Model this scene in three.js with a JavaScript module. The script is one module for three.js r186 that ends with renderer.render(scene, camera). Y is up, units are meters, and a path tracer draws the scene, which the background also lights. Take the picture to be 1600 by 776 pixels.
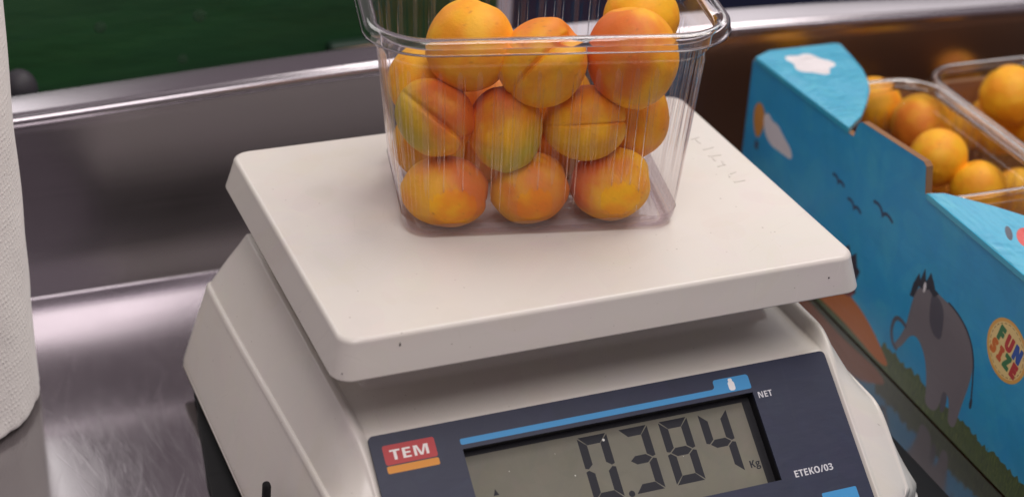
import * as THREE from 'three';
import { RoundedBoxGeometry } from 'three/addons/geometries/RoundedBoxGeometry.js';
import { mergeGeometries, mergeVertices, toCreasedNormals } from 'three/addons/utils/BufferGeometryUtils.js';
import { ImprovedNoise } from 'three/addons/math/ImprovedNoise.js';
import { RectAreaLightUniformsLib } from 'three/addons/lights/RectAreaLightUniformsLib.js';

// ---------------------------------------------------------------- camera, light, exposure
const scene = new THREE.Scene();
const R = THREE.MathUtils.degToRad;
const V = (x, y, z) => new THREE.Vector3(x, y, z);
const camera = new THREE.PerspectiveCamera(15.73, 1600 / 776, 0.05, 30);
camera.position.set(-0.33906, 0.57632, 0.75833);
camera.rotation.set(R(-29.2402), R(-23.4365), R(3.0414), 'YXZ');
camera.focus = 0.90;
camera.userData.fStop = 6;
camera.updateMatrixWorld(true);

scene.background = new THREE.Color().setRGB(0.24, 0.196, 0.218);   // dim air of the market hall

const renderer = new THREE.WebGLRenderer({ antialias: true });
renderer.toneMapping = THREE.LinearToneMapping;
renderer.toneMappingExposure = 0.91;
renderer.shadowMap.enabled = true;
renderer.shadowMap.type = THREE.PCFSoftShadowMap;
RectAreaLightUniformsLib.init();

function ceilingLamp(name, label, pos, aim, w, h, power, color) {
  const g = new THREE.Group(); g.name = name; g.position.set(...pos); scene.add(g);
  g.userData = { label, category: 'ceiling lamp' };
  g.lookAt(...aim);                                   // +z of the group faces the aim
  const housing = new THREE.Mesh(new RoundedBoxGeometry(w + 0.04, h + 0.04, 0.06, 3, 0.01), new THREE.MeshStandardMaterial({ color: 0x8a8a88, roughness: 0.6 }));
  housing.name = 'housing'; housing.position.z = -0.04; g.add(housing);
  const diff = new THREE.Mesh(new THREE.PlaneGeometry(w, h), new THREE.MeshStandardMaterial({ color: 0xffffff, emissive: color, emissiveIntensity: 0.5 }));
  diff.name = 'diffuser'; diff.position.z = -0.006; g.add(diff);
  const l = new THREE.RectAreaLight(color, power, w, h); l.name = 'lamp_light'; l.rotation.y = Math.PI; g.add(l);
}
ceilingLamp('ceiling_lamp', 'large square white lamp panel hanging above the blue fruit box', [0.80, 1.70, -0.20], [0.0, 0.14, 0.0], 0.9, 0.9, 7.0, new THREE.Color(1, 0.95, 0.9));
ceilingLamp('ceiling_lamp_001', 'wide white lamp panel hanging beyond the green crate', [-0.95, 1.95, -2.5], [-0.2, 0.1, 0.0], 2.1, 1.2, 1.95, new THREE.Color(1, 0.97, 0.95));
ceilingLamp('ceiling_lamp_003', 'oblong white lamp panel hanging beyond the navy crate', [1.9, 1.75, -2.5], [0.2, 0.1, 0.0], 1.4, 0.9, 1.1, new THREE.Color(1, 0.97, 0.95));
ceilingLamp('ceiling_lamp_002', 'square white lamp panel hanging above the front of the scale', [-0.20, 1.75, 0.82], [0.0, 0.12, 0.0], 0.9, 0.9, 5.4, new THREE.Color(1, 0.93, 0.91));

// ---------------------------------------------------------------- helpers
let seed = 20240611;
const rnd = () => { seed = (seed * 1664525 + 1013904223) >>> 0; return seed / 4294967296; };
const rr = (a, b) => a + (b - a) * rnd();
const noise3 = new ImprovedNoise();
const N = (x, y, z) => noise3.noise(x, y, z);
const sm = (a, b, x) => { const t = Math.min(1, Math.max(0, (x - a) / (b - a))); return t * t * (3 - 2 * t); };
const lerp = THREE.MathUtils.lerp;
const srgb = (r, g, b) => new THREE.Color().setRGB(r / 255, g / 255, b / 255, THREE.SRGBColorSpace);
function mesh(name, geo, mat, parent = scene) {
  const m = new THREE.Mesh(geo, mat); m.name = name; m.castShadow = m.receiveShadow = true; parent.add(m); return m;
}
function thing(name, label, category, pos = [0, 0, 0], group) {
  const g = new THREE.Group(); g.name = name; g.position.set(...pos); g.userData = { label, category };
  if (group) g.userData.group = group;
  scene.add(g); return g;
}
function canvas(w, h) { const c = document.createElement('canvas'); c.width = w; c.height = h; return [c, c.getContext('2d')]; }
function tex(c, colour = true) {
  const t = new THREE.CanvasTexture(c); t.wrapS = t.wrapT = THREE.RepeatWrapping; t.anisotropy = 8;
  if (colour) t.colorSpace = THREE.SRGBColorSpace; return t;
}
function dataTex(w, h, fn) {                           // grey data texture
  const d = new Uint8Array(w * h * 4);
  for (let y = 0; y < h; y++) for (let x = 0; x < w; x++) {
    const v = Math.max(0, Math.min(255, fn(x, y) * 255)), k = (y * w + x) * 4; d[k] = d[k + 1] = d[k + 2] = v; d[k + 3] = 255;
  }
  const t = new THREE.DataTexture(d, w, h); t.wrapS = t.wrapT = THREE.RepeatWrapping; t.magFilter = THREE.LinearFilter; t.minFilter = THREE.LinearFilter; t.needsUpdate = true; return t;
}
// grid of rows x cols of [x,y,z] -> geometry
function gridGeo(rows, closed = false, uvFn) {
  const nr = rows.length, nc = rows[0].length, pos = [], uv = [], idx = [];
  rows.forEach((r, i) => r.forEach((p, j) => { pos.push(...p); const q = uvFn ? uvFn(p, i, j) : [j / (nc - 1), i / (nr - 1)]; uv.push(...q); }));
  const cols = closed ? nc : nc - 1;
  for (let i = 0; i < nr - 1; i++) for (let j = 0; j < cols; j++) {
    const a = i * nc + j, b = i * nc + (j + 1) % nc, c = a + nc, d = b + nc;
    idx.push(a, b, c, b, d, c);
  }
  const g = new THREE.BufferGeometry();
  g.setAttribute('position', new THREE.Float32BufferAttribute(pos, 3));
  g.setAttribute('uv', new THREE.Float32BufferAttribute(uv, 2));
  g.setIndex(idx); g.computeVertexNormals(); return g;
}
// a pixel of the photograph gives a direction; where it lands comes from a plane of the place
function rayTo(px, py) {
  const f = 388 / Math.tan(R(15.73 / 2));
  return V((px - 800) / f, -(py - 388) / f, -1).applyQuaternion(camera.quaternion).normalize();
}
function onPlane(px, py, point, normal) {
  const d = rayTo(px, py), t = point.clone().sub(camera.position).dot(normal) / d.dot(normal);
  return camera.position.clone().addScaledVector(d, t);
}
const camRight = V(1, 0, 0).applyQuaternion(camera.quaternion), camUp = V(0, 1, 0).applyQuaternion(camera.quaternion), toCam = V(0, 0, 1).applyQuaternion(camera.quaternion);

// ---------------------------------------------------------------- materials
const brushed = dataTex(1024, 512, (x, y) => {
  const row = Math.sin(y * 12.9898) * 43758.5453; const h = row - Math.floor(row);
  return 0.5 + 0.28 * (h - 0.5) + 0.22 * N(x / 90, y / 1.7, 3.3) + 0.14 * N(x / 300, y / 40, 8.1);
});
const smear = dataTex(512, 512, (x, y) => 0.5 + 0.32 * N(x / 70, y / 46, 1.7) + 0.2 * N(x / 22, y / 17, 5.2) + 0.12 * N(x / 7, y / 6, 9.4));
const wallRough = dataTex(1024, 512, (x, y) => 0.74 + 0.1 * N(x / 120, y / 46, 1.7) + 0.08 * N(x / 160, y / 1.6, 5.2));
const steelWall = new THREE.MeshPhysicalMaterial({ color: new THREE.Color().setRGB(0.44, 0.41, 0.44), metalness: 1, roughness: 0.28, roughnessMap: wallRough, bumpMap: brushed, bumpScale: 0.000012 });
// counter: scratches are fine grooves in the steel, thickest where the scale is pushed about
const [scC, scX] = canvas(2048, 2048);
scX.fillStyle = '#808080'; scX.fillRect(0, 0, 2048, 2048);
const M2 = 2048 / 0.6;                               // counter texture: 0.6 m a side, repeated
for (let k = 0; k < 2600; k++) {
  const x = rnd() * 2048, y = rnd() * 2048, a = rr(-0.5, 0.5) + (rnd() < 0.3 ? 1.4 : 0), l = rr(20, 160) * (rnd() < 0.1 ? 2.5 : 1);
  scX.strokeStyle = rnd() < 0.5 ? 'rgba(40,40,40,' + rr(0.15, 0.7) + ')' : 'rgba(225,225,225,' + rr(0.15, 0.7) + ')'; scX.lineWidth = rr(0.8, 2.6);
  scX.beginPath(); scX.moveTo(x, y); scX.quadraticCurveTo(x + Math.sin(a) * l * 0.5 + rr(-14, 14), y + Math.cos(a) * l * 0.5, x + Math.sin(a) * l, y + Math.cos(a) * l); scX.stroke();
}
const wear = (ctx, S, n, f) => { for (let k = 0; k < n; k++) { const x = S * (0.395 + 0.09 * (rnd() + rnd() - 1)), y = S * rr(0.04, 0.42), a = rr(-0.3, 0.3), l = S * rr(0.01, 0.06); ctx.strokeStyle = f(); ctx.lineWidth = S / 2048 * rr(1.5, 10); ctx.beginPath(); ctx.moveTo(x, y); ctx.quadraticCurveTo(x + Math.sin(a) * l * 0.5 + rr(-6, 6), y + Math.cos(a) * l * 0.5, x + Math.sin(a) * l, y + Math.cos(a) * l); ctx.stroke(); } };
wear(scX, 2048, 500, () => (rnd() < 0.5 ? 'rgba(40,40,40,' : 'rgba(225,225,225,') + rr(0.1, 0.6) + ')');
const scratchBump = tex(scC, false);
const [roC, roX] = canvas(1024, 1024);
{
  const im = roX.createImageData(1024, 1024);
  for (let y = 0; y < 1024; y++) for (let x = 0; x < 1024; x++) {
    const v = 255 * Math.max(0.3, Math.min(1, 0.56 + 0.20 * N(x / 130, y / 150, 2.2) + 0.12 * N(x / 30, y / 60, 7.7) + 0.10 * N(x / 9, y / 34, 4.1)));
    const k = (y * 1024 + x) * 4; im.data[k] = im.data[k + 1] = im.data[k + 2] = v; im.data[k + 3] = 255;
  }
  roX.putImageData(im, 0, 0);
  for (let k = 0; k < 900; k++) {
    const x = rnd() * 1024, y = rnd() * 1024, a = rr(-0.5, 0.5), l = rr(10, 90); roX.strokeStyle = 'rgba(255,255,255,' + rr(0.2, 0.6) + ')'; roX.lineWidth = rr(0.8, 2.4);
    roX.beginPath(); roX.moveTo(x, y); roX.lineTo(x + Math.sin(a) * l, y + Math.cos(a) * l); roX.stroke();
  }
}
wear(roX, 1024, 900, () => 'rgba(255,255,255,' + rr(0.03, 0.18) + ')');
const steelCounter = new THREE.MeshPhysicalMaterial({ color: new THREE.Color().setRGB(0.40, 0.380, 0.392), metalness: 1, roughness: 0.22, roughnessMap: tex(roC, false), bumpMap: scratchBump, bumpScale: 0.000012 });
const [plC, plX] = canvas(1024, 1024);
plX.fillStyle = 'rgb(221,216,208)'; plX.fillRect(0, 0, 1024, 1024);
for (let k = 0; k < 420; k++) { plX.fillStyle = 'rgba(' + ['206,198,184', '232,222,216', '214,206,204', '222,216,198'][Math.floor(rnd() * 4)] + ',' + rr(0.03, 0.10) + ')'; plX.beginPath(); plX.ellipse(rnd() * 1024, rnd() * 1024, rr(8, 90), rr(5, 40), rnd() * 3, 0, 7); plX.fill(); }
for (let k = 0; k < 160; k++) { const x = rnd() * 1024, y = rnd() * 1024, a = rnd() * 6.3, l = rr(6, 60); plX.strokeStyle = 'rgba(' + (rnd() < 0.6 ? '186,178,168' : '238,234,228') + ',' + rr(0.08, 0.3) + ')'; plX.lineWidth = rr(0.5, 1.4); plX.beginPath(); plX.moveTo(x, y); plX.lineTo(x + Math.cos(a) * l, y + Math.sin(a) * l); plX.stroke(); }
for (let k = 0; k < 150; k++) { plX.fillStyle = 'rgba(120,108,96,' + rr(0.15, 0.55) + ')'; plX.beginPath(); plX.arc(rnd() * 1024, rnd() * 1024, rr(0.5, 1.5), 0, 7); plX.fill(); }
const plasticMat = new THREE.MeshPhysicalMaterial({ map: tex(plC), roughness: 0.38, bumpMap: smear, bumpScale: 0.00008, clearcoat: 0.25, clearcoatRoughness: 0.25 });
const blackRubber = new THREE.MeshStandardMaterial({ color: 0x0b0c0f, roughness: 0.75, bumpMap: smear, bumpScale: 0.0006 });
const clearPlastic = new THREE.MeshPhysicalMaterial({ color: new THREE.Color().setRGB(0.965, 0.955, 0.965), roughness: 0.06, transmission: 1, thickness: 0, ior: 1.40, side: THREE.DoubleSide });

const floorPlastic = new THREE.MeshPhysicalMaterial({ color: new THREE.Color().setRGB(0.80, 0.77, 0.80), roughness: 0.1, transmission: 1, thickness: 0, ior: 1.5, side: THREE.DoubleSide });  // greyer than the walls: shade on the tray floor put into its tint
const footPlastic = new THREE.MeshPhysicalMaterial({ color: new THREE.Color().setRGB(0.90, 0.87, 0.89), roughness: 0.05, transmission: 1, thickness: 0, ior: 1.5, side: THREE.DoubleSide });
const flutePlastic = new THREE.MeshPhysicalMaterial({ color: new THREE.Color().setRGB(0.97, 0.955, 0.96), roughness: 0.2, transmission: 1, thickness: 0, ior: 1.6, side: THREE.DoubleSide });
const solidPlastic = new THREE.MeshPhysicalMaterial({ color: new THREE.Color().setRGB(0.985, 0.98, 0.985), roughness: 0.03, transmission: 1, thickness: 0.001, ior: 1.5 });

// ---------------------------------------------------------------- the setting
{
  const c = mesh('counter_top', new THREE.PlaneGeometry(3.0, 1.2).rotateX(-Math.PI / 2), steelCounter);
  const p = c.geometry.attributes.position, u = c.geometry.attributes.uv;
  c.position.set(0.3, 0, -0.198 + 0.6);
  for (let i = 0; i < p.count; i++) u.setXY(i, (p.getX(i) + 0.13) / 0.6, (p.getZ(i) + 0.221) / 0.6);
  c.userData = { kind: 'structure', label: 'scratched stainless steel counter top under the scale', category: 'counter' };

  const rimH = new THREE.CatmullRomCurve3([V(-1.2, 0.098, 0), V(-0.6, 0.110, 0), V(-0.235, 0.120, 0), V(-0.015, 0.1275, 0), V(0.23, 0.1255, 0), V(0.468, 0.1145, 0), V(0.9, 0.10, 0), V(1.8, 0.09, 0)]);
  const table = rimH.getPoints(400);
  const hAt = (x) => { for (let i = 1; i < table.length; i++) if (table[i].x >= x) { const a = table[i - 1], b = table[i]; return lerp(a.y, b.y, (x - a.x) / (b.x - a.x)); } return table[400].y; };
  const prof = [];                                   // [z, y as share of rim height]
  for (let k = 0; k <= 6; k++) { const a = k / 6 * Math.PI / 2; prof.push([-0.209 - 0.0055 * Math.sin(a), 0.0055 * (1 - Math.cos(a))]); }
  prof.length = 0; for (let k = 0; k <= 10; k++) prof.push([-0.198 - 0.0145 * k / 10, 0.0010 * k * k / 100]); prof.push([-0.2132, 0.0007], [-0.2139, 0.0006], [-0.2144, 0.0020]);
  for (let k = 1; k <= 24; k++) { const t = k / 24; prof.push([-0.2147 - 0.0124 * (1 - Math.exp(-t * 0.103 / 0.0245)) - 0.0008 * Math.max(0, t - 0.8), 0.0040 + t * 0.103]); }
  for (let k = 1; k <= 10; k++) { const a = -Math.PI / 2 + k / 10 * Math.PI * 0.95; prof.push([-0.2290 + 0.0035 * Math.cos(a), 0.1125 + 0.0035 * Math.sin(a)]); }   // rolled bead
  prof.push([-0.2307, 0.1149], [-0.2315, 0.1151], [-0.2322, 0.1159], [-0.2335, 0.1165], [-0.2532, 0.1178]);
  for (let k = 1; k <= 5; k++) { const a = k / 5 * Math.PI / 2; prof.push([-0.2532 - 0.003 * Math.sin(a), 0.1148 + 0.003 * Math.cos(a)]); }
  prof.push([-0.2562, 0.02]);
  const rows = [];
  for (let i = 0; i <= 120; i++) {
    const x = -1.2 + i / 120 * 3.0, h = hAt(x) / 0.12;
    rows.push(prof.map(([z, y]) => [x, y > 0.006 ? 0.006 + (y - 0.006) * h : y, z + 0.0003 * N(x * 4, y * 9, 0.5)]).reverse());
  }
  const b = mesh('backsplash', gridGeo(rows, false, (p) => [p[0] / 0.5, (p[1] - p[2]) / 0.25]), steelWall);
  b.userData = { kind: 'structure', label: 'stainless steel backsplash with rolled rim behind the scale', category: 'backsplash' };
}

// things behind the rim
{
  const [c, x] = canvas(512, 512);
  x.fillStyle = 'rgb(32,74,42)'; x.fillRect(0, 0, 512, 512);
  for (let k = 0; k < 900; k++) { x.fillStyle = 'rgba(' + (rnd() < 0.5 ? '16,56,34' : '44,100,50') + ',' + rr(0.03, 0.12) + ')'; x.beginPath(); x.ellipse(rnd() * 512, rnd() * 512, rr(4, 50), rr(3, 26), rnd() * 3, 0, 7); x.fill(); }
  const green = new THREE.MeshStandardMaterial({ map: tex(c), roughness: 0.55, bumpMap: smear, bumpScale: 0.001 });
  const g = thing('green_crate', 'dark green plastic crate side with small studs behind the steel rim', 'crate', [0, 0, 0]);
  const z0 = -0.33;
  const s = mesh('side', new RoundedBoxGeometry(1.05, 0.30, 0.02, 4, 0.006), green, g); s.position.set(-0.415, 0.015, z0);
  const stud = (px, py, r) => { const p = onPlane(px, py, V(0, 0, z0 + 0.010), V(0, 0, 1)); const m = mesh('stud', new THREE.SphereGeometry(r, 20, 12).scale(1, 1, 0.08), green, g); m.position.copy(p); };
  stud(156, 42, 0.004); stud(311, 24, 0.0045); stud(285, 92, 0.0035);
  const lip = mesh('lower_edge', new RoundedBoxGeometry(0.05, 0.02, 0.012, 3, 0.004), new THREE.MeshStandardMaterial({ color: 0x0c2a1c, roughness: 0.6 }), g);
  lip.position.copy(onPlane(566, 82, V(0, 0, z0 + 0.02), V(0, 0, 1)));

  const card = mesh('cardboard_strip', new RoundedBoxGeometry(0.10, 0.008, 0.010, 3, 0.002), new THREE.MeshStandardMaterial({ color: srgb(150, 120, 98), roughness: 0.9 }));
  card.position.copy(onPlane(500, 94, V(0, 0, -0.300), V(0, 0, 1))); card.rotation.z = R(3);
  card.userData = { label: 'beige cardboard strip lying along the steel rim by the green crate', category: 'cardboard' };
  const kg = new THREE.SphereGeometry(0.011, 24, 16); kg.scale(1, 1.2, 1);
  const k = mesh('grey_knob', kg, new THREE.MeshStandardMaterial({ color: srgb(52, 50, 56), roughness: 0.6 }));
  k.position.copy(onPlane(30, 140, V(0, 0, -0.28), V(0, 0, 1)));
  k.userData = { label: 'small dark grey knob between the paper roll and the green crate', category: 'knob' };

  const nv = mesh('navy_crate', new RoundedBoxGeometry(1.4, 0.30, 0.02, 4, 0.006), new THREE.MeshStandardMaterial({ color: srgb(24, 32, 66), roughness: 0.7, bumpMap: smear, bumpScale: 0.0008 }));
  nv.position.set(0.83, 0.015, z0 - 0.012);
  nv.userData = { label: 'dark navy blue crate side behind the steel rim and the blue box', category: 'crate' };
}

// ---------------------------------------------------------------- paper towel roll
{
  const g = thing('paper_roll', 'white embossed paper towel roll standing on the steel counter', 'paper roll', [-0.3090, 0, -0.1200]);
  const emb = dataTex(512, 512, (x, y) => {
    const cx = (x / 512 * 32) % 1, row = y / 512 * 32, cy = row % 1, sh = Math.floor(row) % 2 ? 0.5 : 0, dx = ((cx + sh) % 1) - 0.5, dy = cy - 0.5;
    return 0.55 + 0.30 * Math.exp(-(dx * dx + dy * dy) * 16) * Math.max(0, 0.6 + 1.3 * N(x / 34, y / 30, 4)) + 0.10 * N(x / 5, y / 5, 2.2) + 0.14 * N(x / 60, y / 60, 6.1);
  });
  emb.repeat.set(4.6, 2.9);
  const paper = new THREE.MeshPhysicalMaterial({ color: srgb(240, 237, 233), roughness: 0.95, bumpMap: emb, bumpScale: 0.0008, sheen: 0.3, sheenColor: new THREE.Color(1, 1, 1) });
  const Rr = 0.0635, H = 0.245, rows = [];
  const prof = [];
  prof.push([0.021, 0.001]); prof.push([Rr - 0.006, 0.001]);
  for (let k = 0; k <= 6; k++) { const a = k / 6 * Math.PI / 2; prof.push([Rr - 0.005 + 0.005 * Math.sin(a), 0.006 - 0.005 * Math.cos(a)]); }
  for (let k = 1; k <= 60; k++) prof.push([Rr, 0.006 + k / 60 * (H - 0.012)]);
  for (let k = 1; k <= 6; k++) { const a = k / 6 * Math.PI / 2; prof.push([Rr - 0.005 + 0.005 * Math.cos(a), H - 0.006 + 0.005 * Math.sin(a)]); }
  prof.push([0.021, H]);
  for (const [r, y] of prof) {
    const row = [];
    for (let j = 0; j <= 160; j++) {
      const a = j / 160 * Math.PI * 2, seam = -0.0006 * Math.exp(-Math.pow((y - (0.062 + 0.004 * Math.sin(a * 2))) / 0.0012, 2));
      const rag = y < 0.02 ? 0.0011 * N(Math.cos(a) * 14, Math.sin(a) * 9, y * 120) * sm(0.02, 0.0, y) : 0;
      const q = r + (r > 0.03 ? seam + rag + 0.0011 * N(Math.cos(a) * 3, Math.sin(a) * 3, y * 22) : 0);
      row.push([Math.cos(a) * q, y + (y < 0.01 && r > 0.04 ? Math.abs(rag) : 0), -Math.sin(a) * q]);
    }
    rows.push(row);
  }
  const body = mesh('paper', gridGeo(rows), paper, g);
  const tube = mesh('core', new THREE.CylinderGeometry(0.0205, 0.0205, H - 0.004, 40, 1, true), new THREE.MeshStandardMaterial({ color: srgb(150, 120, 90), roughness: 0.9, side: THREE.DoubleSide }), g);
  tube.position.y = H / 2 + 0.001;
}

// ---------------------------------------------------------------- rubber mat under the scale
{
  const s = new THREE.Shape(), pts = [];
  const cs = [[-0.1655, -0.078], [0.194, -0.10], [0.188, 0.19], [-0.199, 0.16]];
  for (let k = 0; k < 4; k++) { const a = cs[k], b = cs[(k + 1) % 4]; for (let t = 0; t < 24; t++) { const u = t / 24, w = k === 3 ? 0.0016 * N(u * 14, 3, k) + 0.0010 * N(u * 40, 1, k) : 0; pts.push(new THREE.Vector2(lerp(a[0], b[0], u) + w, -lerp(a[1], b[1], u))); } }
  s.setFromPoints(pts);
  const geo = new THREE.ExtrudeGeometry(s, { depth: 0.003, bevelEnabled: true, bevelSize: 0.0008, bevelThickness: 0.0008, bevelSegments: 2 }).rotateX(-Math.PI / 2);
  const m = mesh('rubber_mat', geo, blackRubber); m.position.y = 0.0012;
  m.userData = { label: 'thin black rubber mat lying under the weighing scale', category: 'mat' };
}

// ---------------------------------------------------------------- weighing scale
const PT = 0.14;                                     // height of the plate's top
{
  const g = thing('weighing_scale', 'cream plastic shop scale with digital display showing 0.384', 'scale', [0, 0.005, 0]);
  const Y = PT - 0.005;                              // plate top in the group's own height
  // plate: rounded rectangle, soft edges
  const HX = 0.1398, HZ = 0.1054;
  function rrect(hx, hz, r, n = 12, side = 40) {
    const out = [], cs = [[hx - r, hz - r, 0], [-(hx - r), hz - r, 1], [-(hx - r), -(hz - r), 2], [hx - r, -(hz - r), 3]];
    cs.forEach(([cx, cz, q], i) => {
      for (let k = 0; k <= n; k++) { const a = (q + k / n) * Math.PI / 2; out.push([cx + r * Math.cos(a), cz + r * Math.sin(a)]); }
      const nx = cs[(i + 1) % 4], a1 = (q + 1) * Math.PI / 2, e0 = [cx + r * Math.cos(a1), cz + r * Math.sin(a1)], e1 = [nx[0] + r * Math.cos(a1), nx[1] + r * Math.sin(a1)];
      for (let k = 1; k < side; k++) out.push([lerp(e0[0], e1[0], k / side), lerp(e0[1], e1[1], k / side)]);
    });
    return out;
  }
  const prof = [[0.034, 0], [0.016, 0], [0.0080, -0.0001]];
  for (let k = 1; k <= 7; k++) { const a = k / 7 * Math.PI / 2; prof.push([0.0040 + 0.0030 * (1 - Math.sin(a)), -0.0030 + 0.0030 * Math.cos(a)]); }
  prof.push([0.0024, -0.0095], [0.0, -0.0185]);
  for (let k = 1; k <= 4; k++) { const a = k / 4 * Math.PI / 2; prof.push([0.0012 * (1 - Math.cos(a)), -0.0185 - 0.0012 * Math.sin(a)]); }
  prof.push([0.004, -0.0197], [0.0042, -0.012], [0.05, -0.012]);
  const rows = prof.map(([i, y]) => rrect(HX - i, HZ - i, Math.max(0.002, 0.0100 - i * 0.3)).map(([x, z]) => [x, Y + y, z]));
  const top = rrect(HX - 0.0305, HZ - 0.0305, 0.002).map(([x, z]) => [x * 0.02, Y, z * 0.02]);
  const bot = rrect(HX - 0.05, HZ - 0.05, 0.002).map(([x, z]) => [x * 0.02, Y - 0.012, z * 0.02]);
  rows.unshift(top); rows.push(bot);
  mesh('weighing_plate', gridGeo(rows, true, (p) => [p[0] / 0.3, (p[2] - p[1]) / 0.3]), plasticMat, g);
  // small chips and specks in the plastic
  const chipMat = new THREE.MeshStandardMaterial({ color: 0x3a3436, roughness: 0.9 });
  const chip = (px, py, w, h, z = HZ - 0.0022) => { const p = onPlane(px, py, V(0, 0, z), V(0, 0, 1)); const m = mesh('chip', new THREE.SphereGeometry(1, 10, 8).scale(w * 0.8, h * 0.8, 0.0003), chipMat, g); m.position.set(p.x, p.y - 0.005, HZ - 0.0049 + 0.24 * (Y + 0.005 - p.y) + 0.0003); };
  chip(626, 540, 0.0005, 0.0013); chip(1296, 434, 0.0006, 0.0006); chip(533, 582, 0.0005, 0.0005);

  // print on the plate, almost rubbed off
  { const bits = []; for (const [px, py, w, d, a] of [[1086, 216, 0.006, 0.0011, 0.3], [1091, 221, 0.005, 0.0010, 1.6], [1107, 232, 0.007, 0.0011, 0.2], [1117, 243, 0.0075, 0.0013, 0.0], [1116, 249, 0.004, 0.0010, 1.5], [1131, 255, 0.005, 0.0012, 1.4], [1126, 259, 0.004, 0.0010, 0.3], [1146, 270, 0.004, 0.0010, 0.4], [1140, 275, 0.003, 0.0010, 1.2], [1156, 283, 0.0065, 0.0011, 0.1]]) {
    const p = onPlane(px, py, V(0, PT, 0), V(0, 1, 0)); bits.push(new THREE.BoxGeometry(w, 0.0002, d).rotateY(a).translate(p.x, Y + 0.0001, p.z)); }
  mesh('worn_print', mergeGeometries(bits), new THREE.MeshStandardMaterial({ color: srgb(212, 207, 200), roughness: 0.5 }), g); }

  // body: cross-sections along z. Wings at both sides stand above the ledge in front of the plate and run down beside the panel
  const panelY = (z) => -0.0548 - Math.tan(R(38)) * (z - 0.1012);
  const soft = (p, q, k) => { const d = Math.max(k - Math.abs(p - q), 0) / k; return Math.min(p, q) - d * d * k * 0.25; };
  function section(z, ins = 0) {
    const T = Math.max(soft(-0.0485, panelY(z) + 0.0014, 0.010), -0.114);   // crest beside the deck and the panel
    const L = z > 0.0985 ? panelY(z) - 0.0012 : -0.0548, rise = 0.0225 * sm(0.064, 0.044, z), tp = 0.0065 * sm(-0.10, 0.13, z);
    const rec = 0.0095 * sm(0.1030, 0.1040, z) * sm(0.158, 0.157, z);
    const e = lerp(0.1262, 0.1290, sm(0.118, 0.085, z)), xr = 0.1512 - tp, yr = soft(-0.0765, T - 0.0045, 0.006), xb = 0.1676 - tp * 0.2;   // edge between shoulder and side; foot of the side
    const sh = (u) => [lerp(e, xr, u), lerp(T, yr, u) + 0.0010 * Math.sin(u * Math.PI)];
    const sd = (u) => [lerp(xr + 0.0030, xb, u), lerp(yr - 0.0040, -0.1215, u)];
    const pr = [[0, L - rec + rise], [0.04, L - rec + rise], [0.0815, L - rec + rise], [0.0825, L + rise], [0.100, L + rise], [0.1075, L + rise * 0.98], [0.1105, L + rise * 0.72], [0.1122, L + rise * 0.2], [0.1145, L + rise * 0.02], [0.1220, L],
      [0.1238, Math.max(L, lerp(L, T, 0.35))], [lerp(0.1238, e, 0.55), lerp(L, T, 0.92)], [e, T], [e + 0.0014, T - 0.0008], sh(0.25), sh(0.55), sh(0.80), sh(0.94),
      [xr - 0.0002, yr + 0.0004], [xr + 0.0006, yr + 0.0004], [xr + 0.0016, yr - 0.0002], [xr + 0.0024, yr - 0.0016], sd(0), sd(0.3), sd(0.65), [xb, -0.1215], [xb + 0.0004, -0.1240], [xb - 0.0004, -0.1258], [xb - 0.003, -0.1268], [0.12, -0.1270], [0, -0.1270]];
    const cap = z > 0.128 ? Math.max(0.1275, 0.1680 - 0.050 * Math.pow((z - 0.128) / 0.05, 2)) : 1;
    for (const p of pr) p[0] = p[0] > 0.1270 ? Math.min(p[0], cap + (p[0] - 0.127) * 0.04) : p[0];
    // keep heights from rising again on the way out and down
    for (let i = 13; i < pr.length; i++) pr[i][1] = Math.min(pr[i][1], pr[i - 1][1] + (i === 18 || i === 19 ? 0.001 : 0));
    const f = 1 - ins / 0.17;
    const half = pr.map(([x, y]) => [x * f, (y + 0.090) * (1 - ins / 0.05) - 0.090]);
    const dense = [];
    for (let i = 0; i < half.length - 1; i++) for (let t = 0; t < 3; t++) { // Catmull-Rom rounding
      const p0 = half[Math.max(0, i - 1)], p1 = half[i], p2 = half[i + 1], p3 = half[Math.min(half.length - 1, i + 2)], u = t / 3;
      const cr = (a, b, c, d) => 0.5 * (2 * b + (c - a) * u + (2 * a - 5 * b + 4 * c - d) * u * u + (3 * b - a - 3 * c + d) * u * u * u);
      const flat = i < 5 || i > half.length - 4;
      dense.push(flat ? [lerp(p1[0], p2[0], u), lerp(p1[1], p2[1], u)] : [cr(p0[0], p1[0], p2[0], p3[0]), cr(p0[1], p1[1], p2[1], p3[1])]);
    }
    dense.push(half[half.length - 1]);
    const left = dense.slice(1, -1).reverse().map(([x, y]) => [-x, y]);
    return [...dense, ...left].map(([x, y]) => [x, Y + y, z]);
  }
  const zs = [];
  for (let z = -0.094; z < 0.030; z += 0.006) zs.push(z);
  for (let z = 0.030; z < 0.125; z += 0.0018) zs.push(z);
  for (let z = 0.125; z < 0.178; z += 0.004) zs.push(z);
  const secs = [section(-0.1005, 0.016), section(-0.1002, 0.008), section(-0.0990, 0.004), section(-0.0968, 0.0012), ...zs.map((z) => section(z)), section(0.180, 0.002), section(0.183, 0.006), section(0.1845, 0.012)];
  secs[0].forEach((p, i) => { secs[0][i] = [p[0], p[1], -0.1005]; });
  const first = secs[0].map((p) => [p[0] * 0.02, (p[1] - (Y - 0.08)) * 0.02 + Y - 0.08, -0.1006]), last = secs[secs.length - 1].map((p) => [p[0] * 0.02, (p[1] - (Y - 0.115)) * 0.02 + Y - 0.115, 0.1848]);
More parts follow.
